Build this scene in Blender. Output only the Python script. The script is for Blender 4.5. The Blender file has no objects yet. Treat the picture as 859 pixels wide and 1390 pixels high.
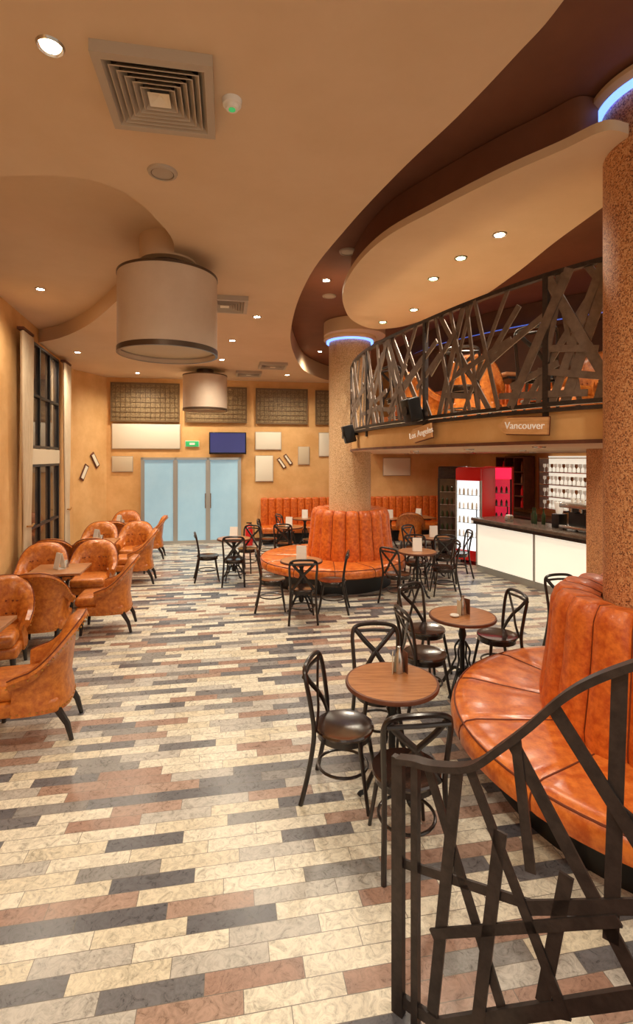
import bpy, math, random
from mathutils import Vector, Matrix
random.seed(7)
sc=bpy.context.scene
R=math.radians
# ---------------------------------------------------------------- materials
def lin(c): return tuple(((x/255)/12.92 if x/255<=.04045 else ((x/255+.055)/1.055)**2.4) for x in c)+(1,)
def mat(name,rgb,rough=.5,metal=0,spec=.5,emis=None,es=0,noise=None,nscale=8,bump=0,bscale=40,coat=0,stretch=None):
    m=bpy.data.materials.new(name); m.use_nodes=True
    nt=m.node_tree; b=nt.nodes['Principled BSDF']
    b.inputs['Base Color'].default_value=lin(rgb); b.inputs['Roughness'].default_value=rough
    b.inputs['Metallic'].default_value=metal; b.inputs['Specular IOR Level'].default_value=spec
    b.inputs['Coat Weight'].default_value=coat; b.inputs['Coat Roughness'].default_value=.18
    tc=nt.nodes.new('ShaderNodeTexCoord'); src=tc.outputs['Object']
    if stretch:
        mp=nt.nodes.new('ShaderNodeMapping'); mp.inputs['Scale'].default_value=stretch
        nt.links.new(src,mp.inputs[0]); src=mp.outputs[0]
    if noise:
        n=nt.nodes.new('ShaderNodeTexNoise'); n.inputs['Scale'].default_value=nscale; n.inputs['Detail'].default_value=5
        n.inputs['Roughness'].default_value=.65
        r=nt.nodes.new('ShaderNodeValToRGB'); r.color_ramp.elements[0].position=.36; r.color_ramp.elements[1].position=.64
        r.color_ramp.elements[0].color=lin(noise); r.color_ramp.elements[1].color=lin(rgb)
        nt.links.new(src,n.inputs['Vector']); nt.links.new(n.outputs['Fac'],r.inputs[0]); nt.links.new(r.outputs[0],b.inputs['Base Color'])
    if bump:
        n2=nt.nodes.new('ShaderNodeTexNoise'); n2.inputs['Scale'].default_value=bscale; n2.inputs['Detail'].default_value=3
        bp=nt.nodes.new('ShaderNodeBump'); bp.inputs['Strength'].default_value=bump; bp.inputs['Distance'].default_value=.01
        nt.links.new(src,n2.inputs['Vector']); nt.links.new(n2.outputs['Fac'],bp.inputs['Height']); nt.links.new(bp.outputs[0],b.inputs['Normal'])
    if emis:
        b.inputs['Emission Color'].default_value=lin(emis); b.inputs['Emission Strength'].default_value=es
    return m
M={}
M['ceil']=mat('ceiling_plaster',(224,198,166),.85,noise=(218,191,157),nscale=1.2)
M['edge']=mat('ceiling_edge_plaster',(216,186,150),.85)
M['brown']=mat('brown_ceiling_paint',(124,78,54),.7,noise=(114,70,48),nscale=1.5)
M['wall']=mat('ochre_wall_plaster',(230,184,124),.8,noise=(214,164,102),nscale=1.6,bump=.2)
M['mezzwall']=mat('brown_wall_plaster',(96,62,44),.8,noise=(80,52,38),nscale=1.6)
M['leather']=mat('orange_leather',(224,118,40),.42,noise=(184,76,16),nscale=18,bump=.25,bscale=60,coat=.1)
M['leatherseat']=mat('orange_leather_seat',(226,128,52),.32,noise=(186,84,24),nscale=13,bump=.15,bscale=50,coat=.3)
M['seam']=mat('leather_seam',(110,46,14),.6)
M['chairleather']=mat('chair_leather',(206,124,48),.38,noise=(166,84,26),nscale=18,bump=.2,bscale=60,coat=.15)
M['darkwood']=mat('black_brown_wood',(36,25,22),.28,noise=(24,17,15),nscale=20,coat=.3)
M['seatwood']=mat('dark_seat_wood',(54,36,30),.18,noise=(38,25,20),nscale=9,coat=.6)
M['tablewood']=mat('table_wood',(184,126,78),.35,noise=(150,94,52),nscale=5,stretch=(1,9,1),coat=.3)
M['steel']=mat('gunmetal_steel',(70,62,60),.38,metal=.5,noise=(54,48,47),nscale=20)
M['railsteel']=mat('bronze_grey_steel',(128,112,100),.45,metal=.2,noise=(106,92,82),nscale=12)
M['black']=mat('black_plastic',(20,19,20),.4)
M['chrome']=mat('brushed_steel',(190,185,178),.25,metal=.9)
M['white']=mat('white_paint',(238,234,226),.5)
M['cream']=mat('cream_board',(236,228,208),.6)
M['beigeb']=mat('beige_board',(206,190,162),.6)
M['shade']=mat('lamp_shade_fabric',(216,196,174),.6,noise=(209,188,165),nscale=3)
M['shaderim']=mat('lamp_rim',(96,78,62),.35,metal=.5)
M['diff']=mat('lamp_diffuser',(176,148,114),.6,emis=(255,210,150),es=.06)
M['bulb']=mat('downlight_bulb',(255,245,225),.5,emis=(255,242,216),es=70)
M['bulb2']=mat('small_downlight_bulb',(255,245,225),.5,emis=(255,240,215),es=16)
M['bulb3']=mat('flare_tinted_bulb',(235,255,235),.5,emis=(190,255,190),es=24)  # white lamps; green of the lens flare is put into their colour
M['blue']=mat('blue_led',(120,150,255),.5,emis=(110,150,255),es=2.2)
M['blue2']=mat('blue_cove_led',(120,150,255),.5,emis=(90,130,255),es=.4)
M['barlit']=mat('backlit_bar_panel',(245,240,220),.4,emis=(255,246,226),es=.6)
M['frost']=mat('frosted_glass',(150,186,202),.3,emis=(150,200,226),es=.26,noise=(165,198,212),nscale=1)  # weak glow painted in for blue daylight behind the panes
M['alu']=mat('aluminium_frame',(176,176,172),.35,metal=.4)
M['night']=mat('night_window_glass',(52,48,50),.06,noise=(96,78,58),nscale=1.3)  # brown patches paint room reflections into the dark glass
M['curtain']=mat('taupe_curtain',(218,198,168),.85,noise=(202,180,150),nscale=3,stretch=(6,6,1))
M['grille']=mat('woven_grille',(158,134,94),.6,noise=(112,88,56),nscale=30)
M['grilleframe']=mat('grille_frame',(112,88,58),.5)
M['screen']=mat('tv_screen',(46,50,110),.15,emis=(40,44,120),es=.22)
M['red']=mat('red_enamel',(190,22,20),.35,emis=(210,20,20),es=.12)  # enamel is no lamp; a faint glow is put into its colour
M['redlit']=mat('red_lit_sign',(225,30,60),.35,emis=(255,40,80),es=1.0)
M['redglass']=mat('dark_red_lit_glass',(150,26,40),.2,emis=(230,44,72),es=.6,noise=(80,18,26),nscale=4)
M['coolerlit']=mat('cooler_interior',(240,248,250),.4,emis=(235,248,255),es=1.0)
M['green']=mat('green_sign',(40,140,80),.4,emis=(60,200,110),es=.5)
M['signwood']=mat('sign_wood',(230,182,128),.6,noise=(210,156,100),nscale=6,stretch=(1,1,8))
M['signink']=mat('sign_letters',(252,246,232),.5,emis=(255,245,230),es=.15)  # painted letters, brightened by a faint glow of their own
M['counter']=mat('counter_top',(110,94,82),.25,noise=(88,74,64),nscale=10)
M['bottle']=mat('bottle_glass',(40,60,34),.1)
M['glassw']=mat('glowing_glassware',(235,235,235),.08,emis=(255,235,205),es=.2)  # opaque glass; weak glow painted in for light passing through it
M['shelfwood']=mat('shelf_wood',(112,62,38),.5,noise=(86,46,28),nscale=8)
M['vent']=mat('vent_metal',(186,172,154),.5,metal=.1)
M['brass']=mat('brass_nail',(190,140,70),.3,metal=.8)
def speck(name,cols):
    m=bpy.data.materials.new(name); m.use_nodes=True; nt=m.node_tree; b=nt.nodes['Principled BSDF']
    tc=nt.nodes.new('ShaderNodeTexCoord'); v=nt.nodes.new('ShaderNodeTexVoronoi'); v.inputs['Scale'].default_value=120
    r=nt.nodes.new('ShaderNodeValToRGB'); r.color_ramp.interpolation='CONSTANT'
    e=r.color_ramp.elements; e[0].color=lin(cols[0]); e[1].position=.35; e[1].color=lin(cols[1])
    for p,c in ((.6,cols[2]),(.85,cols[3])):
        q=e.new(p); q.color=lin(c)
    nt.links.new(tc.outputs['Object'],v.inputs['Vector'])
    s=nt.nodes.new('ShaderNodeSeparateColor'); nt.links.new(v.outputs['Color'],s.inputs[0]); nt.links.new(s.outputs[0],r.inputs[0])
    nt.links.new(r.outputs[0],b.inputs['Base Color']); b.inputs['Roughness'].default_value=.6
    bp=nt.nodes.new('ShaderNodeBump'); bp.inputs['Strength'].default_value=.4; bp.inputs['Distance'].default_value=.004
    nt.links.new(v.outputs['Distance'],bp.inputs['Height']); nt.links.new(bp.outputs[0],b.inputs['Normal'])
    return m
M['speck']=speck('speckled_granite_plaster',((204,144,94),(176,112,68),(218,168,120),(122,74,46)))
M['speck2']=speck('lit_granite_plaster',((214,178,134),(200,160,114),(226,194,154),(168,128,88)))  # paler copy of the plaster; stronger light on far column painted in
def floormat():
    m=bpy.data.materials.new('marble_strip_tiles'); m.use_nodes=True; nt=m.node_tree; b=nt.nodes['Principled BSDF']
    N=nt.nodes.new; L=nt.links.new
    def math_(op,a,c=None,d=None):
        n=N('ShaderNodeMath'); n.operation=op
        for i,x in enumerate((a,c,d)):
            if x is None: continue
            if isinstance(x,(int,float)): n.inputs[i].default_value=x
            else: L(x,n.inputs[i])
        return n.outputs[0]
    tc=N('ShaderNodeTexCoord'); sp=N('ShaderNodeSeparateXYZ'); L(tc.outputs['Object'],sp.inputs[0])
    y=math_('DIVIDE',sp.outputs['Y'],.1); row=math_('FLOOR',y); fy=math_('FRACT',y)
    wn=N('ShaderNodeTexWhiteNoise'); wn.noise_dimensions='1D'; L(row,wn.inputs['W'])
    off=math_('ADD',math_('MULTIPLY',row,.37),math_('MULTIPLY',wn.outputs['Value'],.25))
    x=math_('ADD',math_('DIVIDE',sp.outputs['X'],.44),off); col=math_('FLOOR',x); fx=math_('FRACT',x)
    cb=N('ShaderNodeCombineXYZ'); L(col,cb.inputs[0]); L(row,cb.inputs[1])
    w2=N('ShaderNodeTexWhiteNoise'); w2.noise_dimensions='2D'; L(cb.outputs[0],w2.inputs['Vector'])
    idx=math_('FRACT',math_('ADD',math_('ADD',math_('MULTIPLY',col,.382),math_('MULTIPLY',row,.283)),math_('MULTIPLY',w2.outputs['Value'],.45)))
    r=N('ShaderNodeValToRGB'); r.color_ramp.interpolation='CONSTANT'; e=r.color_ramp.elements
    e[0].color=lin((226,220,202)); e[1].position=.15; e[1].color=lin((112,112,116))
    for p,c in ((.27,(218,209,186)),(.41,(164,132,116)),(.51,(190,186,178)),(.64,(94,94,100)),(.73,(228,222,204)),(.87,(172,144,128)),(.94,(140,138,136))):
        q=e.new(p); q.color=lin(c)
    L(idx,r.inputs[0])
    ad=N('ShaderNodeVectorMath'); ad.operation='MULTIPLY_ADD'; L(w2.outputs['Color'],ad.inputs[0]); ad.inputs[1].default_value=(9,9,9); L(tc.outputs['Object'],ad.inputs[2])
    n=N('ShaderNodeTexNoise'); n.inputs['Scale'].default_value=16; n.inputs['Detail'].default_value=8; n.inputs['Roughness'].default_value=.78; n.inputs['Distortion'].default_value=1.8
    L(ad.outputs[0],n.inputs['Vector'])
    vr=N('ShaderNodeValToRGB'); vr.color_ramp.elements[0].position=.34; vr.color_ramp.elements[0].color=(.38,.37,.36,1); vr.color_ramp.elements[1].position=.58; vr.color_ramp.elements[1].color=(1.08,1.08,1.08,1)
    L(n.outputs['Fac'],vr.inputs[0])
    mx=N('ShaderNodeMix'); mx.data_type='RGBA'; mx.blend_type='MULTIPLY'; mx.inputs[0].default_value=.75
    L(r.outputs[0],mx.inputs[6]); L(vr.outputs[0],mx.inputs[7])
    g1=math_('LESS_THAN',math_('MINIMUM',fy,math_('SUBTRACT',1,fy)),.018)
    g2=math_('LESS_THAN',math_('MINIMUM',fx,math_('SUBTRACT',1,fx)),.004)
    g=math_('MAXIMUM',g1,g2)
    m2=N('ShaderNodeMix'); m2.data_type='RGBA'; L(g,m2.inputs[0]); L(mx.outputs[2],m2.inputs[6]); m2.inputs[7].default_value=lin((112,106,98))
    L(m2.outputs[2],b.inputs['Base Color'])
    rr=math_('ADD',math_('MULTIPLY',n.outputs['Fac'],.25),.17); L(rr,b.inputs['Roughness'])
    bp=N('ShaderNodeBump'); bp.inputs['Strength'].default_value=.1; bp.inputs['Distance'].default_value=.003; bp.invert=True
    L(g,bp.inputs['Height']); L(bp.outputs[0],b.inputs['Normal'])
    return m
M['floor']=floormat()
# ---------------------------------------------------------------- builder
class B:
    def __init__(s): s.v=[];s.f=[];s.m=[];s.s=[];s.mats=[]
    def mi(s,k):
        if k not in s.mats: s.mats.append(k)
        return s.mats.index(k)
    def add(s,vs,fs,k,smooth=False,T=None):
        o=len(s.v); i=s.mi(k)
        for p in vs:
            p=Vector(p)
            if T is not None: p=T@p
            s.v.append(p)
        for f in fs: s.f.append([a+o for a in f]); s.m.append(i); s.s.append(smooth)
    def box(s,c,d,k,T=None,rz=0,rx=0,ry=0,bev=0):
        x,y,z=d[0]/2,d[1]/2,d[2]/2
        A=Matrix.Translation(c)@Matrix.Rotation(rz,4,'Z')@Matrix.Rotation(ry,4,'Y')@Matrix.Rotation(rx,4,'X')
        if T is not None: A=T@A
        if bev:
            import bmesh
            bm=bmesh.new(); bmesh.ops.create_cube(bm,size=1); 
            for v in bm.verts: v.co=Vector((v.co.x*d[0],v.co.y*d[1],v.co.z*d[2]))
            bmesh.ops.bevel(bm,geom=list(bm.edges),offset=bev,segments=3,affect='EDGES',profile=.5)
            bm.verts.index_update()
            s.add([v.co.copy() for v in bm.verts],[[v.index for v in f.verts] for f in bm.faces],k,True,A); bm.free(); return
        vs=[(a*x,b*y,e*z) for a in(-1,1) for b in(-1,1) for e in(-1,1)]
        fs=[(0,1,3,2),(4,6,7,5),(0,4,5,1),(2,3,7,6),(0,2,6,4),(1,5,7,3)]
        s.add(vs,fs,k,False,A)
    def lathe(s,prof,k,c=(0,0,0),seg=32,rmod=None,T=None,smooth=True,cap=True):
        vs=[];fs=[];n=len(prof)
        for i in range(seg):
            a=2*math.pi*i/seg
            for j,(r,z) in enumerate(prof):
                dr,dz=rmod(i,j) if rmod else (0,0)
                vs.append((c[0]+(r+dr)*math.cos(a),c[1]+(r+dr)*math.sin(a),c[2]+z+dz))
        for i in range(seg):
            i2=(i+1)%seg
            for j in range(n-1): fs.append((i*n+j,i2*n+j,i2*n+j+1,i*n+j+1))
        if cap:
            if prof[0][0]>1e-4: fs.append([i*n for i in range(seg)][::-1])
            if prof[-1][0]>1e-4: fs.append([i*n+n-1 for i in range(seg)])
        s.add(vs,fs,k,smooth,T)
    def cyl(s,c,r,h,k,seg=24,T=None,r2=None):
        s.lathe([(r,0),(r if r2 is None else r2,h)],k,c,seg,T=T)
    def tube(s,pts,r,k,seg=8,closed=False,T=None,r2=None,fx=1,fy=1):
        pts=[Vector(p) for p in pts]; n=len(pts); vs=[];fs=[]
        prev=None
        for i,p in enumerate(pts):
            if closed: d=pts[(i+1)%n]-pts[i-1]
            else: d=pts[min(i+1,n-1)]-pts[max(i-1,0)]
            d.normalize()
            if prev is None:
                up=Vector((0,0,1)) if abs(d.z)<.9 else Vector((1,0,0))
                a=d.cross(up).normalized()
            else:
                a=(prev-d*prev.dot(d)).normalized()
            prev=a; b=d.cross(a)
            rr=r if r2 is None else r+(r2-r)*i/(n-1)
            for j in range(seg):
                t=2*math.pi*j/seg; vs.append(p+a*math.cos(t)*rr*fx+b*math.sin(t)*rr*fy)
        m=n if closed else n-1
        for i in range(m):
            i2=(i+1)%n
            for j in range(seg): fs.append((i*seg+j,i*seg+(j+1)%seg,i2*seg+(j+1)%seg,i2*seg+j))
        if not closed:
            fs.append(list(range(seg))[::-1]); fs.append([(n-1)*seg+j for j in range(seg)])
        s.add(vs,fs,k,True,T)
    def flat(s,pts,w,t,k,nrm,T=None):
        pts=[Vector(p) for p in pts]; n=len(pts); vs=[];fs=[]
        for i,p in enumerate(pts):
            d=(pts[min(i+1,n-1)]-pts[max(i-1,0)]).normalized()
            nn=Vector(nrm[i] if isinstance(nrm,list) else nrm); nn=(nn-d*nn.dot(d)).normalized(); sd=d.cross(nn)
            for a,b in((-1,-1),(1,-1),(1,1),(-1,1)): vs.append(p+sd*a*w/2+nn*b*t/2)
        for i in range(n-1):
            for j in range(4): fs.append((i*4+j,i*4+(j+1)%4,(i+1)*4+(j+1)%4,(i+1)*4+j))
        fs.append((3,2,1,0)); fs.append([(n-1)*4+j for j in range(4)])
        s.add(vs,fs,k,False,T)
    def prism(s,poly,z0,z1,k,kside=None,T=None):
        n=len(poly)
        vs=[(p[0],p[1],z0) for p in poly]+[(p[0],p[1],z1) for p in poly]
        s.add(vs,[list(range(n))[::-1],list(range(n,2*n))],k,False,T)
        s.add(vs,[(i,(i+1)%n,(i+1)%n+n,i+n) for i in range(n)],kside or k,False,T)
    def mesh(s,name):
        me=bpy.data.meshes.new(name); me.from_pydata([tuple(p) for p in s.v],[],s.f)
        for k in s.mats: me.materials.append(M[k])
        me.polygons.foreach_set('material_index',s.m); me.polygons.foreach_set('use_smooth',s.s)
        me.validate(); 
        import bmesh
        bm=bmesh.new(); bm.from_mesh(me); bmesh.ops.recalc_face_normals(bm,faces=bm.faces); bm.to_mesh(me); bm.free()
        try: me.set_sharp_from_angle(angle=R(40))
        except Exception: pass
        me.update(); return me
    def obj(s,name,loc=(0,0,0),rz=0,me=None):
        return put(s.mesh(name),name,loc,rz)
def put(me,name,loc=(0,0,0),rz=0):
    o=bpy.data.objects.new(name,me); o.location=loc; o.rotation_euler=(0,0,rz); sc.collection.objects.link(o); return o
def cat(pts,n=8,closed=False):
    P=[Vector(p) for p in pts]; N=len(P); out=[]
    rng=range(N) if closed else range(N-1)
    for i in rng:
        if closed: a,b,c,d=P[i-1],P[i],P[(i+1)%N],P[(i+2)%N]
        else: a,b,c,d=P[max(i-1,0)],P[i],P[i+1],P[min(i+2,N-1)]
        for j in range(n):
            t=j/n
            out.append(.5*((2*b)+(c-a)*t+(2*a-5*b+4*c-d)*t*t+(3*b-a-3*c+d)*t**3))
    if not closed: out.append(P[-1])
    return out
# ---------------------------------------------------------------- camera
cam=bpy.data.cameras.new('camera'); co=bpy.data.objects.new('camera',cam); sc.collection.objects.link(co)
co.location=(0,0,2.3); co.rotation_euler=(R(90),0,0)
cam.sensor_fit='HORIZONTAL'; cam.sensor_width=36; cam.lens=683/859*36; cam.shift_y=-73/859; cam.clip_start=.05
sc.camera=co
# ---------------------------------------------------------------- room shell
CZ=4.44; BZ=4.85; ROT=R(10)
def backY(X): return 14.277+.176*X
def leftX(Y): return -2.76-.2553*Y
L0=(leftX(-4),-4); L1=(leftX(12.1),12.1); L2=(-5.55,13.3); K3=(4.6,backY(4.6)); K4=(6.1,9.9); K5=(8.2,1.5)
b=B(); b.add([(-14,-10,0),(14,-10,0),(14,18,0),(-14,18,0),(-14,-10,-.1),(14,-10,-.1),(14,18,-.1),(-14,18,-.1)],[(0,1,2,3),(7,6,5,4),(0,4,5,1),(1,5,6,2),(2,6,7,3),(3,7,4,0)],'floor'); b.obj('floor',rz=ROT)
def wall(name,p,q,z0=0,z1=BZ,t=.2,k='wall'):
    p=Vector(p);q=Vector(q); d=(q-p).normalized(); n=Vector((-d.y,d.x))
    bb=B(); bb.prism([p,q,q+n*t,p+n*t],z0,z1,k); return bb.obj(name)
wall('wall_left',L0,L1); wall('wall_left_return',L1,L2); wall('wall_back',L2,K3); wall('wall_right',K3,K4); wall('wall_right_side',K4,K5)
for nm,p,q in(('baseboard_left',L0,L1),('baseboard_back',L2,K3)):
    p=Vector(p);q=Vector(q); d=(q-p).normalized(); n=Vector((-d.y,d.x)); bb=B()
    bb.prism([p-n*.015,q-n*.015,q,p],0,.09,'shelfwood'); bb.obj(nm)
edgeA=cat([(1.5,-4),(1.45,0),(1.25,1.6),(1.155,2.35),(1.06,2.67),(.88,3.16),(.61,3.78),(.28,4.68),(-.08,5.9),(-.35,7.6),(-.48,9.6),(-.34,12),(.0,13.2),(.6,backY(.6))],6)
rec=cat([(leftX(3.9),3.9),(-2.44,3.82),(-1.85,3.83),(-1.54,4.06),(-1.43,4.54),(-1.42,5.0),(-1.6,5.5),(-2.0,6.0),(-2.6,6.7),(-3.6,8.0),(-4.5,8.9),(leftX(9.3),9.3)],6)
poly=[Vector((leftX(-4),-4))]+rec+[Vector(L1),Vector(L2)]+edgeA[::-1]
b=B(); b.prism([(p[0],p[1]) for p in poly],CZ,BZ-.01,'ceil','edge'); b.obj('ceiling')
b=B(); b.prism([(-4.3,3),(-1.2,3),(-1.2,6.4),(-2,10),(-6,10)],4.68,4.74,'ceil'); b.obj('ceiling_recess')
b=B(); b.prism([(-6.5,-4.2),(8.6,-4.2),(8.6,16),(-6.5,16)],BZ,BZ+.1,'brown'); b.obj('ceiling_upper')
isl=cat([(2.06,3.32),(1.88,3.29),(1.7,3.5),(1.4,3.83),(1.02,4.34),(.65,4.92),(.42,5.69),(.34,6.58),(.44,7.4),(.6,7.9),(.9,8.3),(1.2,8.3),(1.53,8.0),(2.12,6.9),(2.3,5.9),(2.36,5.0),(2.45,4.15),(2.38,3.95)],6,False)
b=B(); b.prism([(p[0],p[1]) for p in isl],CZ,CZ+.07,'ceil','edge')
cx_=sum(p[0] for p in isl)/len(isl); cy_=sum(p[1] for p in isl)/len(isl)
b.prism([(cx_+(p[0]-cx_)*.9,cy_+(p[1]-cy_)*.9) for p in isl],CZ+.07,BZ-.01,'brown'); b.obj('ceiling_island')
b=B(); b.lathe([(.58,CZ+.16),(.58,BZ-.01)],'edge',(.72,9.52,0),48,cap=True); b.obj('trim_column_cap')
# ---------------------------------------------------------------- columns
for (x,y) in((2.45,3.5),(.64,9.66)):
    b=B(); b.cyl((x,y,0),.4,BZ,'speck' if y<5 else 'speck2',64); b.obj('round_column')
    zz=4.74 if y<5 else 4.5
    b=B(); b.lathe([(.41,zz),(.45,zz),(.45,zz+.035),(.41,zz+.035)],'blue',(x,y,0),64,cap=False); b.lathe([(.46,zz+.03),(.5,zz+.06),(.5,BZ-.02),(.41,BZ-.02)],'edge',(x,y,0),64,cap=False); b.obj('blue_led_column_ring')
b=B(); b.box((3.76,6.3,1.21),(.5,.5,2.42),'speck'); b.obj('square_pillar')
# ---------------------------------------------------------------- mezzanine
edge=cat([(1.35,12.2),(1.0,10.6),(.72,9.5),(.6,8.6),(.6,7.7),(.75,6.8),(1.05,5.9),(1.42,5.0),(1.85,4.2),(2.3,3.68),(2.9,3.3),(4.0,3.0),(8.1,2.8)],10)
edge=[Vector((p[0],p[1],0)) for p in edge]
start=[(1.6,backY(1.6)-.05)]
dk=[Vector(start[0])]+[Vector((p.x,p.y)) for p in edge]+[Vector((7.6,4.2)),Vector((6.05,9.9)),Vector((4.55,backY(4.55)-.06))]
b=B(); b.prism(dk,2.42,2.68,'ceil','wall'); b.obj('mezzanine_floor')
def norms(pts):
    out=[]
    for i in range(len(pts)):
        d=(pts[min(i+1,len(pts)-1)]-pts[max(i-1,0)]).normalized(); out.append(Vector((d.y,-d.x,0)))
    return out
nE=norms(edge)
sign=1 if (nE[40].x<0) else -1
nE=[n*sign for n in nE]
b=B(); b.flat([p+n*.02+Vector((0,0,2.69)) for p,n in zip(edge,nE)],.03,.06,'steel',nE); b.flat([p+n*.01+Vector((0,0,2.43)) for p,n in zip(edge,nE)],.03,.03,'shelfwood',nE); b.obj('trim_mezzanine_edge')
seg=[(edge[i+1]-edge[i]).length for i in range(len(edge)-1)]; cum=[0]
for q in seg: cum.append(cum[-1]+q)
def E(sv):
    sv=max(0,min(cum[-1]-1e-4,sv))
    for i in range(len(seg)):
        if sv<=cum[i+1]: t=(sv-cum[i])/seg[i]; return edge[i].lerp(edge[i+1],t),nE[i].lerp(nE[i+1],t)
b=B(); LT=cum[-1]-3.2; zb,zt=2.74,3.80
def barE(s1,z1,s2,z2,w=.05,t=.014,k='railsteel',off=0):
    n=max(3,int(abs(s2-s1)/.12)+2); P=[];Nn=[]
    for i in range(n):
        u=i/(n-1); p,nn=E(s1+(s2-s1)*u); P.append(p+Vector((0,0,z1+(z2-z1)*u))+nn*off); Nn.append(nn)
    b.flat(P,w,t,k,Nn)
S0=2.2
barE(S0,zt,LT,zt,.035,.05,'steel'); barE(S0,zb,LT,zb,.035,.05,'steel')
sv=S0
while sv<LT:
    barE(sv,2.6,sv,zt+.02,.045,.045,'steel'); sv+=1.55
sv=S0
while sv<LT-.1:
    d=random.choice([-1,1])*random.uniform(.12,.75); s2=max(S0,min(LT,sv+d)); w=random.choice([.04,.055,.065,.08])
    barE(sv,zb,s2,zt,w,.012,'railsteel',random.uniform(-.015,.02))
    if random.random()<.55:
        za=random.uniform(2.85,3.2); zc=random.uniform(3.2,3.65); s3=min(LT,sv+random.uniform(.35,.8)); barE(sv,za,s3,zc if random.random()<.5 else za-.05+random.uniform(-.1,.3),.055,.012,'railsteel',.01)
    sv+=random.uniform(.10,.16)
b.obj('balcony_railing')
mw=cat([(1.9,11.5,0),(2.3,9.9,0),(3.0,8.8,0),(3.9,7.9,0),(5.2,7.0,0),(7.0,6.3,0)],6)
nm=norms(mw); sg=1 if nm[10].y<0 else -1; nm=[n*sg for n in nm]
def ribbon(bb,pts,ns,o0,o1,z0,z1,k):
    vs=[];fs=[]
    for p,n in zip(pts,ns):
        for o,z in((o0,z0),(o1,z0),(o1,z1),(o0,z1)): vs.append((p.x+n.x*o,p.y+n.y*o,z))
    for i in range(len(pts)-1):
        for j in range(4): fs.append((i*4+j,i*4+(j+1)%4,(i+1)*4+(j+1)%4,(i+1)*4+j))
    fs.append((0,1,2,3)); e=(len(pts)-1)*4; fs.append((e+3,e+2,e+1,e)); bb.add(vs,fs,k)
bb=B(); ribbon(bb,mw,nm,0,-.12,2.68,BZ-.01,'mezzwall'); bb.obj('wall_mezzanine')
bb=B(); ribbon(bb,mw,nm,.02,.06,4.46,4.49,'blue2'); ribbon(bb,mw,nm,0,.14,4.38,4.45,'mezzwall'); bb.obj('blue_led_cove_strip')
mf=cat(mw,3)
nf=norms(mf); nf=[n*sg for n in nf]
bb=B(); ribbon(bb,mw,nm,.03,.75,2.68,2.98,'black'); ribbon(bb,mw,nm,.25,.85,2.98,3.12,'leatherseat')
for i in range(len(mf)-1):
    p=(mf[i]+mf[i+1])/2+nf[i]*.16
    L=(mf[i+1]-mf[i]).length
    if L<.02: continue
    a=math.atan2(mf[i+1].y-mf[i].y,mf[i+1].x-mf[i].x)
    bb.box((p.x,p.y,3.32),(L*1.02,.18,.48),'leather',rz=a,bev=.05)
bb.obj('mezzanine_banquette_sofa')
# ---------------------------------------------------------------- back wall decor
def onback(bb,name,X,z,off=.0):
    return bb.obj(name,(X+.174*off,backY(X)-.985*off,z),ROT)
def span(px0,px1):
    o=[]
    for px in(px0,px1):
        r=(px-429.5)/683; Y=14.277/(1-.176*r); o.append(r*Y)
    return o
panels=[(-5.44,-3.70,3.27,4.31),(-3.55,-1.93,3.27,4.25),(-1.69,-.26,3.25,4.24),(-.04,.9,3.25,4.22)]
for x0,x1,z0,z1 in panels:
    bb=B(); w=(x1-x0)/.985;h=z1-z0
    bb.box((0,0,h/2),(w-.06,.02,h-.06),'grille')
    for sx in(-1,1): bb.box((sx*(w/2-.02),-.01,h/2),(.04,.05,h),'grilleframe')
    for zz in(.02,h-.02): bb.box((0,-.01,zz),(w-.08,.05,.04),'grilleframe')
    n=int(w/.12)
    for i in range(1,n): bb.box((-w/2+i*w/n,-.02,h/2),(.012,.012,h-.08),'grilleframe')
    for i in range(1,8): bb.box((0,-.024,i*h/8),(w-.08,.008,.010),'grilleframe')
    onback(bb,'wall_grille_panel',(x0+x1)/2,z0,.04)
boards=[(146,244,576,609,'cream','wall_message_board'),(152,180,620,640,'beigeb','wall_picture_board'),(347,381,587,610,'cream','wall_picture_board'),(347,370,619,653,'cream','wall_picture_board'),(405,419,607,630,'beigeb','wall_picture_board'),(433,447,588,619,'cream','wall_picture_board'),(520,556,622,645,'cream','wall_picture_board')]
for a,c,y0,y1,k,nm_ in boards:
    x0,x1=span(a,c); x0=max(x0,-5.4); yy=backY((x0+x1)/2); z1=2.3+(622-y0)/683*yy; z0=2.3+(622-y1)/683*yy
    bb=B(); w=(x1-x0)/.985; h=z1-z0
    bb.box((0,0,h/2),(w,.03,h),k,bev=.008); bb.box((0,.005,h/2),(w+.03,.02,h+.03),'vent'); onback(bb,nm_,(x0+x1)/2,z0,.03)
x0,x1=span(284,334); bb=B(); w=(x1-x0)/.985
bb.box((0,0,.3),(w,.07,.6),'black',bev=.01); bb.box((0,-.04,.31),(w-.06,.01,.53),'screen'); bb.box((0,.07,.3),(.2,.08,.2),'black'); onback(bb,'wall_television',(x0+x1)/2,2.41,.11)
bb=B(); bb.box((0,0,.07),(.34,.04,.14),'green',bev=.005); bb.box((0,.015,.07),(.37,.02,.17),'white'); bb.box((0,-.023,.07),(.14,.004,.06),'white'); onback(bb,'exit_sign',span(261,262)[0],2.62,.03)
for X,z in((-.98,2.16),(-.8,2.26)):
    bb=B(); bb.box((0,0,0),(.1,.02,.34),'shelfwood',ry=R(-35),bev=.005); bb.box((0,-.012,0),(.05,.01,.28),'cream',ry=R(-35)); onback(bb,'street_name_plaque',X,z,.02)
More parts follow.
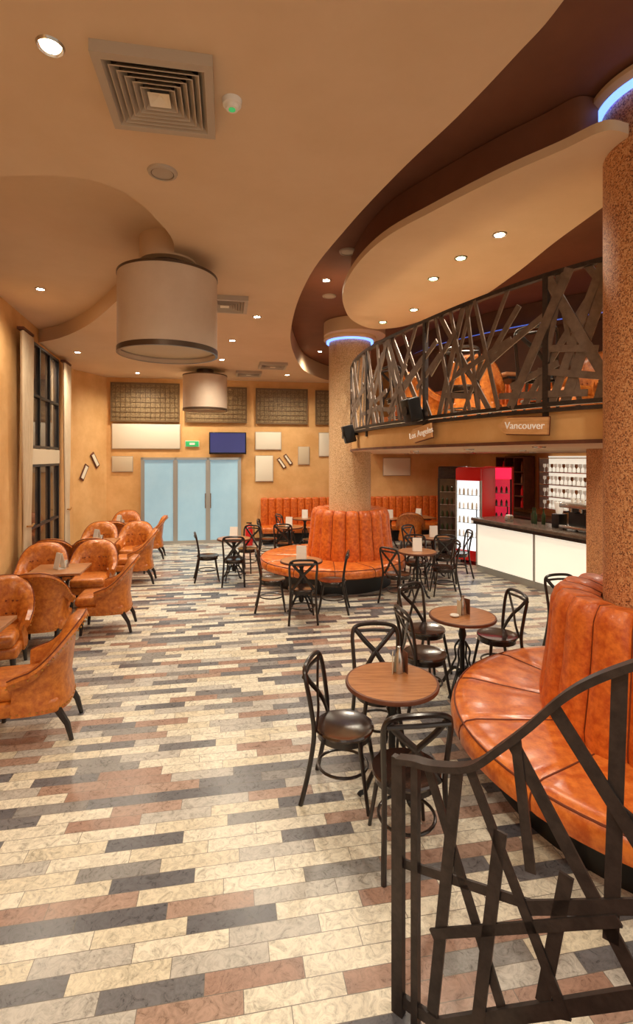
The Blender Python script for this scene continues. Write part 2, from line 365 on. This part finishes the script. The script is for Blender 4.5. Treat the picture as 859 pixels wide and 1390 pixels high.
for t,z in((.3,1.95),(.62,2.25)):
    p=Vector(L1).lerp(Vector(L2),t); a=math.atan2(L2[1]-L1[1],L2[0]-L1[0])
    bb=B(); bb.box((0,0,0),(.42,.02,.15),'shelfwood',ry=R(-60 if t<.5 else 55),bev=.005); bb.box((0,-.012,0),(.34,.01,.09),'cream',ry=R(-60 if t<.5 else 55)); bb.obj('street_name_plaque',(p.x+.02,p.y-.02,z),a)
x0,x1=span(192,327); bb=B(); W=(x1-x0)/.985; H=2.32
for i in range(4): bb.box((-W/2+.03+i*(W-.06)/3,0,H/2),(.06,.09,H),'alu')
bb.box((0,0,H-.03),(W,.09,.06),'alu'); bb.box((0,0,.04),(W,.08,.08),'alu')
for i in range(3):
    cx=-W/2+.03+(i+.5)*(W-.06)/3; pw=(W-.06)/3-.06
    bb.box((cx,0,H/2),(pw,.02,H-.12),'frost')
    for sx in(-1,1): bb.box((cx+sx*(pw/2-.015),-.01,H/2),(.03,.05,H-.16),'alu')
for cx in(.36,.50): bb.tube([(cx,-.08,.95),(cx,-.08,1.35)],.014,'chrome')
onback(bb,'door_1',(x0+x1)/2,0,.06)
bb=B(); Lb=5.3
bb.box((0,-.38,.15),(Lb-.06,.5,.3),'black'); bb.box((0,-.42,.38),(Lb,.62,.17),'leatherseat',bev=.05)
n=26
for i in range(n): bb.box((-Lb/2+(i+.5)*Lb/n,-.1,.78),(Lb/n,.16,.85),'leather',bev=.045)
onback(bb,'banquette_sofa',1.05,0,.03)
bb=B(); bb.lathe([(0,0),(.09,0),(.1,.03),(.1,.42),(.07,.5),(.02,.53),(.02,.57),(0,.57)],'red',seg=20,cap=False); bb.box((0,0,.59),(.14,.03,.03),'black'); bb.tube([(.02,0,.57),(.13,0,.52),(.13,0,.2)],.012,'black'); bb.obj('fire_extinguisher',(-1.78,13.3,0))
# ---------------------------------------------------------------- windows + curtains on left wall
def leftobj(bb,name,Y,off):
    a=math.atan2(1,-.2553); n=Vector((1,.2553)).normalized()
    return bb.obj(name,(leftX(Y)+n.x*off,Y+n.y*off,0),a)
for Y0,Y1 in((5.3,6.9),(8.4,10.35)):
    bb=B(); w=(Y1-Y0)*1.032
    bb.box((0,0,1.09),(w,.03,2.1),'night'); bb.box((0,0,3.4),(w,.03,1.8),'night')
    for x in(-w/2,-w/6,w/6,w/2): bb.box((x,-.02,2.15),(.05,.07,4.3),'black')
    for z in(.05,1.1,2.17,2.5,3.4,4.3): bb.box((0,-.02,z),(w,.07,.045),'black')
    bb.box((0,-.03,2.33),(w,.08,.27),'beigeb')
    leftobj(bb,'window_%d'%(1 if Y0<6 else 2),(Y0+Y1)/2,.04)
for Yc in(8.08,10.75):
    bb=B(); vs=[];fs=[]; n=60; w=.55
    for i in range(n+1):
        x=-w/2+w*i/n; 
        for z,sq in((.02,.85),(1.2,.62),(1.25,.6),(2.5,.85),(4.3,1.0)):
            vs.append((x*sq,-.02-.035*math.sin(i*.9)*sq,z))
    for i in range(n):
        for j in range(4): fs.append((i*5+j,(i+1)*5+j,(i+1)*5+j+1,i*5+j+1))
    bb.add(vs,fs,'curtain',True); bb.tube([(-w/2*.62,-.07,1.22),(0,-.09,1.2),(w/2*.62,-.07,1.22)],.015,'brass'); bb.box((0,0,4.34),(w,.1,.04),'shelfwood')
    leftobj(bb,'curtain',Yc,.14)
# ---------------------------------------------------------------- bistro chair
def bistro():
    b=B()
    b.lathe([(0,.435),(.17,.435),(.2,.445),(.205,.46),(.2,.472),(.17,.468),(.15,.462),(0,.458)],'seatwood',seg=36,cap=False)
    b.lathe([(.15,.4),(.185,.4),(.185,.44),(.15,.44)],'darkwood',seg=28,cap=False)
    for sy in(-1,1):
        b.tube([(.13,sy*.12,.44),(.16,sy*.145,.25),(.2,sy*.175,0)],.017,'darkwood',r2=.012)
    hoop=cat([(-.25,-.2,0),(-.2,-.185,.22),(-.165,-.175,.46),(-.185,-.185,.66),(-.215,-.19,.82),(-.235,-.15,.885),(-.245,0,.9),(-.235,.15,.885),(-.215,.19,.82),(-.185,.185,.66),(-.165,.175,.46),(-.2,.185,.22),(-.25,.2,0)],5)
    b.tube(hoop,.0165,'darkwood')
    for sy in(-1,1):
        b.tube(cat([(-.16,-sy*.15,.47),(-.165,-sy*.07,.58),(-.19,0,.68),(-.215,sy*.09,.77),(-.232,sy*.165,.86)],4),.015,'darkwood',fx=.6,fy=1.35)
    b.tube([(-.235,-.18,.84),(-.25,0,.845),(-.235,.18,.84)],.014,'darkwood')
    b.tube([(.17*math.cos(a)-.01,.165*math.sin(a),.2) for a in[2*math.pi*i/24 for i in range(24)]],.01,'darkwood',closed=True)
    return b.mesh('bistro_chair')
BC=bistro()
def chair(x,y,deg): put(BC,'bistro_chair',(x,y,0),R(deg))
def rtable():
    b=B()
    b.lathe([(0,.722),(.29,.722),(.3,.725)],'black',seg=40,cap=False)
    b.lathe([(.3,.722),(.322,.724),(.325,.737),(.32,.75),(.305,.752)],'shelfwood',seg=56,cap=False)
    b.lathe([(.306,.752),(0,.752)],'tablewood',seg=56,cap=False)
    b.lathe([(.0,.70),(.12,.70),(.12,.722),(0,.722)],'black',seg=24,cap=False)
    b.lathe([(.03,.12),(.045,.16),(.024,.22),(.024,.5),(.04,.56),(.028,.62),(.06,.7)],'black',seg=20)
    for i in range(4):
        a=i*math.pi/2+.4; c,s_=math.cos(a),math.sin(a)
        b.tube([Vector((r*c,r*s_,z)) for r,z in[(p[0],p[1]) for p in cat([(.03,.2,0),(.09,.21,0),(.16,.13,0),(.21,.04,0),(.245,.03,0),(.26,.016,0)],4)]],.016,'black')
        b.tube([Vector((r*c,r*s_,z)) for r,z in[(p[0],p[1]) for p in cat([(.03,.5,0),(.08,.42,0),(.07,.32,0),(.1,.25,0),(.14,.15,0)],4)]],.01,'black')
    return b.mesh('round_bistro_table')
RT=rtable()
def holder():
    b=B(); b.lathe([(0,0),(.036,0),(.038,.01),(.034,.1),(.022,.14),(.014,.16),(.013,.185),(0,.19)],'chrome',seg=20,cap=False)
    b.box((.045,.0,.075),(.004,.08,.15),'shelfwood',rz=.3); b.box((-.045,.0,.07),(.004,.08,.14),'beigeb',rz=-.2); return b.mesh('condiment_bottle')
def menu():
    b=B(); b.box((.03,0,.11),(.004,.15,.22),'white',ry=R(-12)); b.box((-.03,0,.11),(.004,.15,.22),'white',ry=R(12)); b.box((0,0,.002),(.09,.15,.004),'white')
    b.lathe([(0,0),(.03,0),(.032,.07),(.024,.09),(.02,.1),(0,.105)],'chrome',(.11,.03,0),14,cap=False); return b.mesh('folded_menu_card')
HO=holder(); ME=menu()
def table(x,y,it='menu',rz=0.3,dx=.06,dy=.1):
    put(RT,'round_bistro_table',(x,y,0),rz)
    if it=='menu': put(ME,'folded_menu_card',(x,y,.753),rz+1.2)
    else: put(HO,'condiment_bottle',(x+dx,y+dy,.753),rz)
table(.526,3.51,'h',0,.07,.13); chair(.19,3.46,-16); chair(.53,2.98,97); chair(.50,4.02,-88)
table(1.44,4.97,'h',.4,.01,.02); chair(1.02,4.74,12); chair(1.18,5.42,-52); chair(1.88,5.24,190)
bb=B(); bb.lathe([(0,0),(.03,0),(.045,.012),(.04,.02),(0,.012)],'white',seg=20,cap=False); bb.obj('ashtray',(1.35,4.92,.753))
table(1.68,8.4); chair(1.3,8.0,40); chair(2.15,8.5,178); chair(1.78,8.95,-92)
table(2.3,9.9); chair(2.05,10.35,-50); chair(2.75,9.8,180); chair(2.35,9.42,90)
table(-.23,7.65); chair(-.68,7.67,5); chair(-.2,7.15,95) ; chair(.24,7.58,175)
table(-1.6,9.75); chair(-2.05,9.5,15); chair(-1.5,9.2,95); chair(-1.4,10.25,-110)
table(-.62,11.4); chair(-1.1,11.5,0); chair(-.12,11.35,170); chair(-.7,10.93,85)
table(1.9,13.0); table(-.3,13.0); chair(-.75,12.7,30)
chair(2.95,5.82,-80)
# ---------------------------------------------------------------- leather tub chair
def tub():
    b=B(); n=32; vs=[];fs=[]
    for i in range(n+1):
        t=-1+2*i/n; a=math.pi+t*R(100)
        ca,sa=math.cos(a),math.sin(a)
        ex=.62; cx=math.copysign(abs(ca)**ex,ca)*.27; cy=math.copysign(abs(sa)**ex,sa)*.26
        d=Vector((ca,sa,0)); h=.57+.40*((math.cos(math.pi*t)+1)/2)**.62
        fl=.4+.6*((math.cos(math.pi*t)+1)/2)
        tuft=.010*math.cos(i*math.pi/2)
        P=[(.035,.26),(.03,.36),(.01,.46),(.02+.02*fl,h*.55+.22),(.045+.04*fl,h-.09),(.07+.07*fl,h-.03),(.07+.055*fl,h+.002),(.03+.03*fl,h+.008),(.0,h-.03),(-.03+tuft,h-.12),(-.05-tuft,(h+.42)/2),(-.04,.40),(-.03,.28)]
        prof=len(P)
        for o,z in P: vs.append((cx+d.x*o,cy+d.y*o,z))
    for i in range(n):
        for j in range(prof): fs.append((i*prof+j,(i+1)*prof+j,(i+1)*prof+(j+1)%prof,i*prof+(j+1)%prof))
    fs.append(list(range(prof))); fs.append([n*prof+j for j in range(prof)][::-1])
    b.add(vs,fs,'chairleather',True)
    b.box((.05,0,.31),(.58,.55,.12),'chairleather',bev=.03)
    b.box((.075,0,.43),(.58,.5,.13),'chairleather',bev=.05)
    for i in range(0,n+1):
        p=Vector(vs[i*prof]); q=Vector((p.x,p.y,0)).normalized()
        b.box((p.x+q.x*.002,p.y+q.y*.002,.285),(.01,.01,.01),'brass')
        p=Vector(vs[i*prof+5])
        b.box((p.x,p.y,p.z-.02),(.012,.012,.012),'brass')
        if 6<i<n-6 and i%3==0:
            for dz in(.2,.34):
                p=Vector(vs[i*prof+10]); b.lathe([(0,-.008),(.01,-.006),(.012,0),(.01,.006),(0,.008)],'seam',(p.x,p.y,.38+dz),8,cap=False)
    b.tube([Vector(vs[i*prof+6])+Vector((0,0,.002)) for i in range(n+1)],.006,'seam',6)
    for sx,sy in((1,1),(1,-1),(-1,1),(-1,-1)):
        x0=.27 if sx>0 else -.22; x1=.29 if sx>0 else -.33
        b.tube([(x0,sy*.22,.27),((x0+x1)/2-(.02 if sx<0 else 0),sy*.225,.14),(x1,sy*.23,0)],.032,'darkwood',r2=.018,seg=8)
    return b.mesh('leather_tub_armchair')
TC=tub()
def tubc(x,y,deg,z=0): put(TC,'leather_tub_armchair',(x,y,z),R(deg))
def sqt():
    b=B(); b.box((0,0,.735),(.7,.7,.035),'tablewood',bev=.006); b.box((0,0,.7),(.5,.5,.03),'black'); b.cyl((0,0,.03),.035,.67,'black',16); b.lathe([(0,0),(.24,0),(.24,.015),(.06,.04),(0,.04)],'black',seg=28,cap=False); return b.mesh('square_wood_table')
ST=sqt()
def sqtable(x,y):
    put(ST,'square_wood_table',(x,y,0),R(12)); put(ME,'folded_menu_card',(x,y,.7535),.9)
sqtable(-3.22,4.55); tubc(-2.38,4.24,196)
tubc(-3.42,5.35,-70)
sqtable(-3.6,7.05); tubc(-2.82,6.8,192); tubc(-3.35,6.15,104); tubc(-3.5,7.85,-78); tubc(-4.15,7.58,-72)
sqtable(-4.1,9.4); tubc(-3.35,9.35,192); tubc(-3.8,8.68,102); tubc(-4.42,10.2,-78); tubc(-4.42,8.6,100); tubc(-3.7,10.25,-80)
sqtable(-4.6,11.75); tubc(-3.85,11.6,192); tubc(-4.4,11.0,102); tubc(-4.75,12.5,-78)
sqtable(2.7,13.3); tubc(3.4,13.3,190); tubc(2.35,12.6,80)
tubc(2.2,6.9,60,2.68); tubc(1.75,8.1,20,2.68); tubc(3.3,6.3,200,2.68)
put(ST,'square_wood_table',(2.75,7.0,2.68),.2)
for x,y,a in((1.75,6.0,70),(2.25,5.1,60),(1.2,7.2,40)): put(BC,'bistro_chair',(x,y,2.68),R(a))
# ---------------------------------------------------------------- round sofas
def sofa(cx,cy,ox,oy,Rs):
    b=B(); n=18; per=10; seg_=n*per
    prof=[(.80,.44),(.81,.55),(.78,.75),(.755,.95),(.74,1.12),(.73,1.24),(.70,1.30),(.64,1.335),(.55,1.33),(.47,1.31),(.412,1.29)]
    def rm(i,j):
        f=abs(math.sin(math.pi*(i%per)/per))**.5
        amp=.06 if j<7 else (.06*(10-j)/4)
        return (f*amp-.04*(j<7), f*.02 if j>5 and j<10 else 0)
    b.lathe(prof,'leather',(cx,cy,0),seg_,rm,cap=False)
    for i in range(n):
        a=2*math.pi*i/n
        b.tube([(cx+(r-(.038 if j<7 else 0))*math.cos(a),cy+(r-(.038 if j<7 else 0))*math.sin(a),z+(.002)) for j,(r,z) in enumerate(prof)],.006,'seam',6)
    sx,sy=cx+ox,cy+oy
    prof=[(Rs-.28,.30),(Rs-.05,.305),(Rs-.005,.33),(Rs,.38),(Rs-.01,.43),(Rs-.05,.468),(Rs-.12,.48),(Rs*.75,.475),(.45,.47)]
    def rs(i,j): 
        q=i%16; return (-.012 if q==0 else 0, (-.014 if q==0 else (.004 if 5<=q<=11 else 0)) if j>3 else 0)
    b.lathe(prof,'leatherseat',(sx,sy,0),192,rs,cap=False)
    for i in range(12):
        a=2*math.pi*i/12
        b.tube([(sx+(r-.010)*math.cos(a),sy+(r-.010)*math.sin(a),z-(.010 if j>3 else 0)) for j,(r,z) in enumerate(prof)],.006,'seam',6)
    b.tube([(sx+(Rs-.03)*math.cos(2*math.pi*i/96),sy+(Rs-.03)*math.sin(2*math.pi*i/96),.456) for i in range(96)],.007,'seam',6,closed=True)
    b.lathe([(Rs-.28,0),(Rs-.28,.31)],'black',(sx,sy,0),64,cap=False)
    b.obj('round_banquette_sofa')
sofa(2.45,3.5,-.02,.03,1.44); sofa(.64,9.66,-.34,-.12,1.38)
# ---------------------------------------------------------------- drum lamps
def drum():
    b=B(); r=.525
    b.lathe([(r,0),(r,.84)],'shade',seg=72,cap=False); b.lathe([(r-.012,.84),(r-.012,0)],'shade',seg=72,cap=False)
    b.lathe([(r-.02,-.005),(r+.006,-.005),(r+.006,.05),(r-.02,.05)],'shaderim',seg=72,cap=False)
    b.lathe([(r-.015,.825),(r+.006,.825),(r+.006,.85),(r-.015,.85),(r-.015,.825)],'shaderim',seg=72,cap=False)
    b.lathe([(0,.06),(r-.02,.06)],'diff',seg=72,cap=False)
    b.lathe([(0,.84),(.2,.84),(.2,.99),(0,.99)],'shaderim',seg=36,cap=False)
    for i in range(3):
        a=i*2.094; b.tube([(0,0,.835),(r*math.cos(a)*.98,r*math.sin(a)*.98,.835)],.01,'shaderim')
    return b.mesh('drum_pendant_lamp')
DL=drum(); put(DL,'drum_pendant_lamp',(-1.62,5.5,3.43)); put(DL,'drum_pendant_lamp',(-2.7,12.2,3.45))
bb=B(); bb.cyl((0,0,0),.3,.26,'edge',40); bb.obj('lamp_ceiling_mount',(-1.62,5.5,4.42))
# ---------------------------------------------------------------- ceiling fixtures
b=B()
def sqring(s0,z0,s1,z1,k):
    vs=[(a*s/2,c*s/2,z) for s,z in((s0,z0),(s1,z1)) for a,c in((-1,-1),(1,-1),(1,1),(-1,1))]
    b.add(vs,[(j,(j+1)%4,(j+1)%4+4,j+4) for j in range(4)],k)
sqring(.62,-.012,.54,-.012,'vent'); sqring(.62,.052,.62,-.012,'vent')
q=.54
for i in range(6):
    sqring(q,-.012,q-.012,-.014,'vent'); sqring(q-.012,-.014,q-.085,.035,'vent'); q-=.07
b.add([(-.3,-.3,.045),(.3,-.3,.045),(.3,.3,.045),(-.3,.3,.045)],[(0,1,2,3)],'black')
sqring(q,-.012,.001,.02,'cream')
dm=b.mesh('ceiling_air_diffuser')
put(dm,'ceiling_air_diffuser',(-.91,2.92,CZ-.052),ROT)
for x,y in((-1.26,6.9),(-1.7,12.6),(-1.0,11.5)): put(dm,'ceiling_air_diffuser',(x,y,CZ-.052),ROT)
def disc(kind):
    b=B()
    if kind=='spk':
        b.lathe([(0,-.012),(.08,-.012),(.085,-.02),(.105,-.014),(.11,0),(0,0)],'vent',seg=32,cap=False); b.lathe([(.078,-.016),(.086,-.016)],'shaderim',seg=32,cap=False)
    else:
        b.lathe([(.047,-.004),(.062,-.014),(.07,0),(.047,0)],'chrome',seg=24,cap=False); b.lathe([(0,-.008),(.046,-.008)],kind,seg=24,cap=False)
    return b.mesh('recessed_fixture')
DM,DS,DG,SP=disc('bulb'),disc('bulb2'),disc('bulb3'),disc('spk')
DLs=[(-1.38,2.61,CZ),(.8,5.2,BZ),(.14,7.2,BZ),(-3.88,7.07,4.68),(-4.82,10.15,CZ),(-4.48,12.6,CZ),(-3.45,9.4,CZ),(-1.53,9.13,CZ),(-2.05,10.9,CZ),(1.39,5.99,CZ),(1.54,5.37,CZ),(1.40,7.24,CZ),(1.04,7.9,CZ),(1.75,4.81,CZ),(.08,12.0,BZ),(-.75,12.9,CZ),(-.9,7.6,CZ),(-3.0,12.9,CZ),(-.6,.6,CZ),(.9,-.6,CZ),(-1.8,-.8,CZ),(1.9,1.3,BZ),(3.2,4.8,BZ),(2.4,7.6,BZ)]  # entries around and behind the camera are unseen lamps added for extra light
for i,(x,y,z) in enumerate(DLs):
    put(DG if i in(9,10,11,12) else DM,'recessed_downlight',(x,y,z))
    l=bpy.data.lights.new('downlight_beam','SPOT'); l.energy=160 if i<22 else 40; l.spot_size=R(155); l.spot_blend=.9; l.color=(1,.875,.69); l.shadow_soft_size=.09
    if i in(9,10,11,12,13): l.energy=100
    lo=bpy.data.objects.new('downlight_beam',l); lo.location=(x,y,z-.04); sc.collection.objects.link(lo)
for x,y,z in[(-1.15,3.76,CZ),(1.33,4.37,BZ),(.386,6.2,BZ),(.2,7.9,BZ),(-4.1,6.3,4.68)]: put(SP,'ceiling_speaker',(x,y,z))
for x,y in[(2.3,5.2),(2.0,6.6),(1.6,8.2),(3.3,5.6),(3.1,7.6),(2.9,9.5),(4.4,8.0),(4.2,9.8),(2.2,11.2),(3.8,12.2),(4.9,9.0),(2.4,13.4)]:
    put(DS,'small_recessed_downlight',(x,y,2.42))
    l=bpy.data.lights.new('soffit_beam','SPOT'); l.energy=34; l.spot_size=R(150); l.spot_blend=.8; l.color=(1,.87,.7); l.shadow_soft_size=.05
    lo=bpy.data.objects.new('soffit_beam',l); lo.location=(x,y,2.38); sc.collection.objects.link(lo)
bb=B(); bb.lathe([(0,-.055),(.035,-.055),(.04,-.035),(.055,-.03),(.06,0),(0,0)],'white',seg=28,cap=False); bb.lathe([(.0,-.058),(.02,-.058),(.022,-.05)],'green',seg=16,cap=False); bb.obj('smoke_detector',(-.505,3.01,CZ))
# ---------------------------------------------------------------- bar
Pa=Vector((3.28,10.3)); Pb=Vector((4.95,6.04)); dv=(Pb-Pa).normalized(); ang=math.atan2(dv.y,dv.x); LB=(Pb-Pa).length
bb=B()
bb.box((LB/2,.3,.52),(LB,.56,1.0),'black')
n=3; w=LB/n
for i in range(n):
    bb.box(((i+.5)*w,.012,.545),(w-.06,.03,.83),'barlit')
    bb.box((i*w+.015,.005,.545),(.035,.05,.87),'alu')
bb.box((LB/2,.03,.06),(LB,.06,.12),'alu')
bb.box((LB/2,.26,1.06),(LB+.08,.76,.06),'counter',bev=.01)
bb.box((LB/2,-.07,1.0),(LB,.04,.06),'steel')
bb.obj('bar_counter',(Pa.x,Pa.y,0),ang)
nrm=Vector((-dv.y,dv.x))
def onbar(t,off,z,bb,name,rz=0):
    p=Pa+dv*t+nrm*off; return bb.obj(name,(p.x,p.y,z),ang+rz)
bt=B(); bt.lathe([(0,0),(.035,0),(.037,.02),(.037,.16),(.015,.21),(.014,.28),(.017,.285),(0,.29)],'bottle',seg=16,cap=False); BM=bt.mesh('glass_bottle')
for t,o_ in((1.1,.4),(1.2,.35),(1.33,.42),(2.9,.4)):
    p=Pa+dv*t+nrm*o_; put(BM,'glass_bottle',(p.x,p.y,1.09))
def espresso():
    b=B(); b.box((0,0,.06),(.7,.42,.05),'chrome',bev=.01); b.box((0,.1,.25),(.68,.22,.36),'black',bev=.02); b.box((0,0,.42),(.7,.42,.08),'chrome',bev=.015)
    for x in(-.2,0,.2): b.cyl((x,-.1,.31),.035,.07,'chrome',16); b.tube([(x,-.1,.32),(x,-.26,.31)],.012,'black')
    for x in(-.3,.3):
        for y in(-.15,.15): b.cyl((x,y,0),.02,.04,'black',10)
    for i in range(6): b.lathe([(0,0),(.025,0),(.035,.06),(.03,.06),(.022,.005)],'white',(-.25+i*.1,0,.461),14,cap=False)
    return b
onbar(2.3,.33,1.09,espresso(),'espresso_machine')
gb=B(); gb.box((0,0,.12),(.16,.2,.24),'black',bev=.01); gb.lathe([(.05,0),(.085,.18),(.08,.2),(0,.2)],'glassw',(0,0,.24),20); onbar(1.75,.35,1.09,gb,'coffee_grinder')
nb=B(); nb.box((0,0,.05),(.14,.1,.1),'chrome',bev=.01); nb.box((0,0,.1),(.11,.07,.03),'white'); onbar(.7,.2,1.09,nb,'napkin_holder')
def cooler(k1,top,glow,W=.66):
    b=B(); h=W/2; b.box((0,.3,1.1),(W,.56,2.0),k1,bev=.02); b.box((0,.0,1.06),(W-.06,.04,1.5),glow); b.box((0,-.01,.2),(W-.02,.07,.22),top,bev=.01); b.box((0,-.01,1.95),(W-.02,.07,.26),top,bev=.01)
    for sx in(-1,1): b.box((sx*(h-.02),-.015,1.05),(.035,.05,1.55),'black' if glow!='coolerlit' else 'alu')
    b.tube([(h-.09,-.06,.8),(h-.09,-.06,1.2)],.012,'black')
    for i in range(4): b.box((0,-.022,.6+i*.3),(W-.1,.005,.012),'alu')
    for i in range(4):
        for j in range(5): b.lathe([(0,0),(.024,0),(.024,.1),(.01,.14),(0,.15)],('white','glassw','white','beigeb')[(i*2+j)%4] if glow=='coolerlit' else 'bottle',(-h*.66+j*h*.33,-.03,.61+i*.3),8,cap=False)
    for x in(-h*.75,h*.75): b.box((x,.3,.05),(.06,.4,.1),'black')
    return b
cooler('steel','steel','night').obj('glass_door_refrigerator',(3.22,11.95,0),R(-20))
cooler('red','red','coolerlit',.62).obj('beverage_display_cooler',(3.3,10.9,0),R(-48))
cooler('red','redlit','redglass').obj('beverage_display_cooler',(4.15,11.6,0),R(-25))
wr=(Vector(K4)-Vector(K3)).normalized(); ar=math.atan2(wr.y,wr.x); nr=Vector((wr.y,-wr.x)); 
if nr.x>0: nr=-nr
def wallr(t,off): p=Vector(K3)+wr*t+nr*off; return (p.x,p.y)
b=B()
b.box((0,0,1.7),(1.1,.04,1.3),'shelfwood')
for z in(1.06,1.36,1.66,1.96,2.32): b.box((0,-.15,z),(1.1,.3,.03),'shelfwood')
for x in(-.54,-.18,.18,.54): b.box((x,-.15,1.69),(.03,.3,1.26),'shelfwood')
for z in(1.075,1.375,1.675,1.975):
    for x in(-.42,-.3,-.06,.06,.3,.42): b.lathe([(0,0),(.033,0),(.033,.14),(.013,.18),(.013,.24),(0,.24)],random.choice(['bottle','tablewood','glassw','red']),(x,-.15,z),12,cap=False)
sgn=1 if Vector((-wr.y,wr.x)).dot(nr)<0 else -1
def setw(bb,name,t):
    x,y=wallr(t,.06); o=bb.obj(name,(x,y,0),ar if sgn>0 else ar+math.pi); return o
setw(b,'liquor_shelf',2.3)
b=B(); b.box((0,0,1.75),(1.5,.03,1.2),'barlit')
for z in(1.14,1.42,1.70,1.98,2.3): b.box((0,-.14,z),(1.5,.28,.02),'chrome')
for sx in(-1,1): b.box((sx*.75,-.14,1.72),(.03,.28,1.2),'shelfwood')
for z in(1.15,1.43,1.71,1.99):
    for i in range(12):
        for yy in(-.1,-.2): b.lathe([(0,0),(.03,0),(.005,.01),(.005,.08),(.035,.12),(.032,.18),(.028,.18),(.03,.12),(0,.09)],'tablewood' if (i+int(z*7))%3==0 else 'glassw',(-.66+i*.12,yy,z),10,cap=False)
setw(b,'glassware_shelf',4.1)
b=B(); b.box((0,-.3,.45),(4.6,.6,.9),'steel',bev=.01); b.box((0,-.3,.92),(4.6,.64,.04),'counter'); setw(b,'back_bar_cabinet',3.0)
# ---------------------------------------------------------------- signs and speakers on balcony
def near(px):
    best=None
    for i in range(600):
        sv=cum[-1]*i/600; p,n=E(sv); 
        if p.y<3.9: continue
        d=abs(429.5+683*p.x/p.y-px)
        if p.y<8.6 and (best is None or d<best[0]): best=(d,sv)
    return best[1]
def arrow(sv,w,h,txt,tilt):
    p,n=E(sv); a=math.atan2(n.y,n.x)+math.pi/2
    b=B(); x0,x1=-w/2,w/2; poly=[(x0-.06,0),(x0+.03,-h/2),(x1,-h/2),(x1,h/2),(x0+.03,h/2)]
    T=Matrix.Rotation(R(90),4,'X')
    b.prism(poly,-.012,.012,'signwood',T=T)
    b.prism([(q[0]*1.03,q[1]*1.12) for q in poly],-.016,-.010,'shelfwood',T=T)
    o=b.obj('arrow_sign',(p.x+n.x*.09,p.y+n.y*.09,2.57),a); o.rotation_euler=(0,tilt,a)
    cu=bpy.data.curves.new('sign_text','FONT'); cu.body=txt; cu.size=h*.62; cu.extrude=.003; cu.align_x='CENTER'; cu.align_y='CENTER'
    t=bpy.data.objects.new('sign_text',cu); sc.collection.objects.link(t); t.parent=o; t.location=(0,-.019,0); t.rotation_euler=(R(90),0,0); cu.materials.append(M['signink'])
arrow(near(722),.42,.14,'Vancouver',R(3)); arrow(near(583),.36,.15,'Los Angeles',R(-8))
for px_,z in((574,2.83),(486,2.66)):
    p,n=E(near(px_)); b=B(); b.box((0,0,0),(.16,.16,.26),'black',rx=R(14),bev=.015); b.lathe([(0,0),(.05,0),(.055,.01)],'steel',(0,0,0),20,T=Matrix.Translation((0,-.085,-.02))@Matrix.Rotation(R(90),4,'X')); b.tube([(0,.05,0),(0,.16,0)],.02,'black')
    b.obj('wall_speaker',(p.x+n.x*.14,p.y+n.y*.14,z),math.atan2(n.y,n.x)+math.pi/2)
# ---------------------------------------------------------------- stair railing foreground
A0=Vector((.34,2.09,0)); dr=Vector((1,-.8,0)); nrl=Vector((-.8,-1,0)).normalized()
def RP(s_,z): return A0+dr*s_+Vector((0,0,z))
b=B()
top=cat([(0,1.05,0),(.06,1.07,0),(.127,1.083,0),(.244,1.14,0),(.33,1.249,0),(.41,1.364,0),(.484,1.482,0),(.554,1.569,0),(.648,1.654,0),(.8,1.77,0),(1.1,2.0,0)],5)
b.flat([RP(p.x,p.y) for p in top],.024,.05,'steel',nrl)
b.flat([RP(0,.0),RP(0,1.06)],.05,.03,'steel',nrl); b.flat([RP(.062,.0),RP(.062,1.06)],.03,.03,'steel',nrl)
b.flat([RP(0,.06),RP(.15,.08),RP(.65,.62),RP(1.1,1.05)],.05,.02,'steel',nrl)
bars=[(.10,1.07,.33,.3),(.20,1.11,.12,.1),(.24,1.13,.50,.42),(.36,1.28,.68,.62),(.37,1.30,.41,.85),(.47,1.45,.72,1.0),(.0,.62,.44,.74),(.40,.72,.95,1.12),(.12,.42,.62,.84),(.62,1.62,.60,.75),(.60,1.2,.95,.95),(.33,.95,.26,.15),(.80,1.76,.68,1.0),(.50,.9,.44,.42),(.95,1.88,.85,.9)]
for i,(s1,z1,s2,z2) in enumerate(bars):
    off=nrl*(.006*((i%3)-1)); b.flat([RP(s1,z1)+off,RP(s2,z2)+off],.046 if i%2 else .036,.01,'steel',nrl)
b.obj('stair_railing')
du=dr.normalized(); b=B()
for i in range(6):
    s0=.45+i*.27; c=A0+du*s0+nrl*.12; e=[c,c+du*(2.2-i*.27),c+du*(2.2-i*.27)+nrl*2.4,c+nrl*2.4]
    b.prism([(p.x,p.y) for p in e],i*.16,(i+1)*.16,'shelfwood')
b.obj('staircase')
# ---------------------------------------------------------------- world + view
w=bpy.data.worlds.new('world'); sc.world=w; w.use_nodes=True; w.node_tree.nodes['Background'].inputs[0].default_value=(1,.89,.75,1); w.node_tree.nodes['Background'].inputs[1].default_value=1.1
sc.view_settings.view_transform='Standard'; sc.view_settings.exposure=0.15
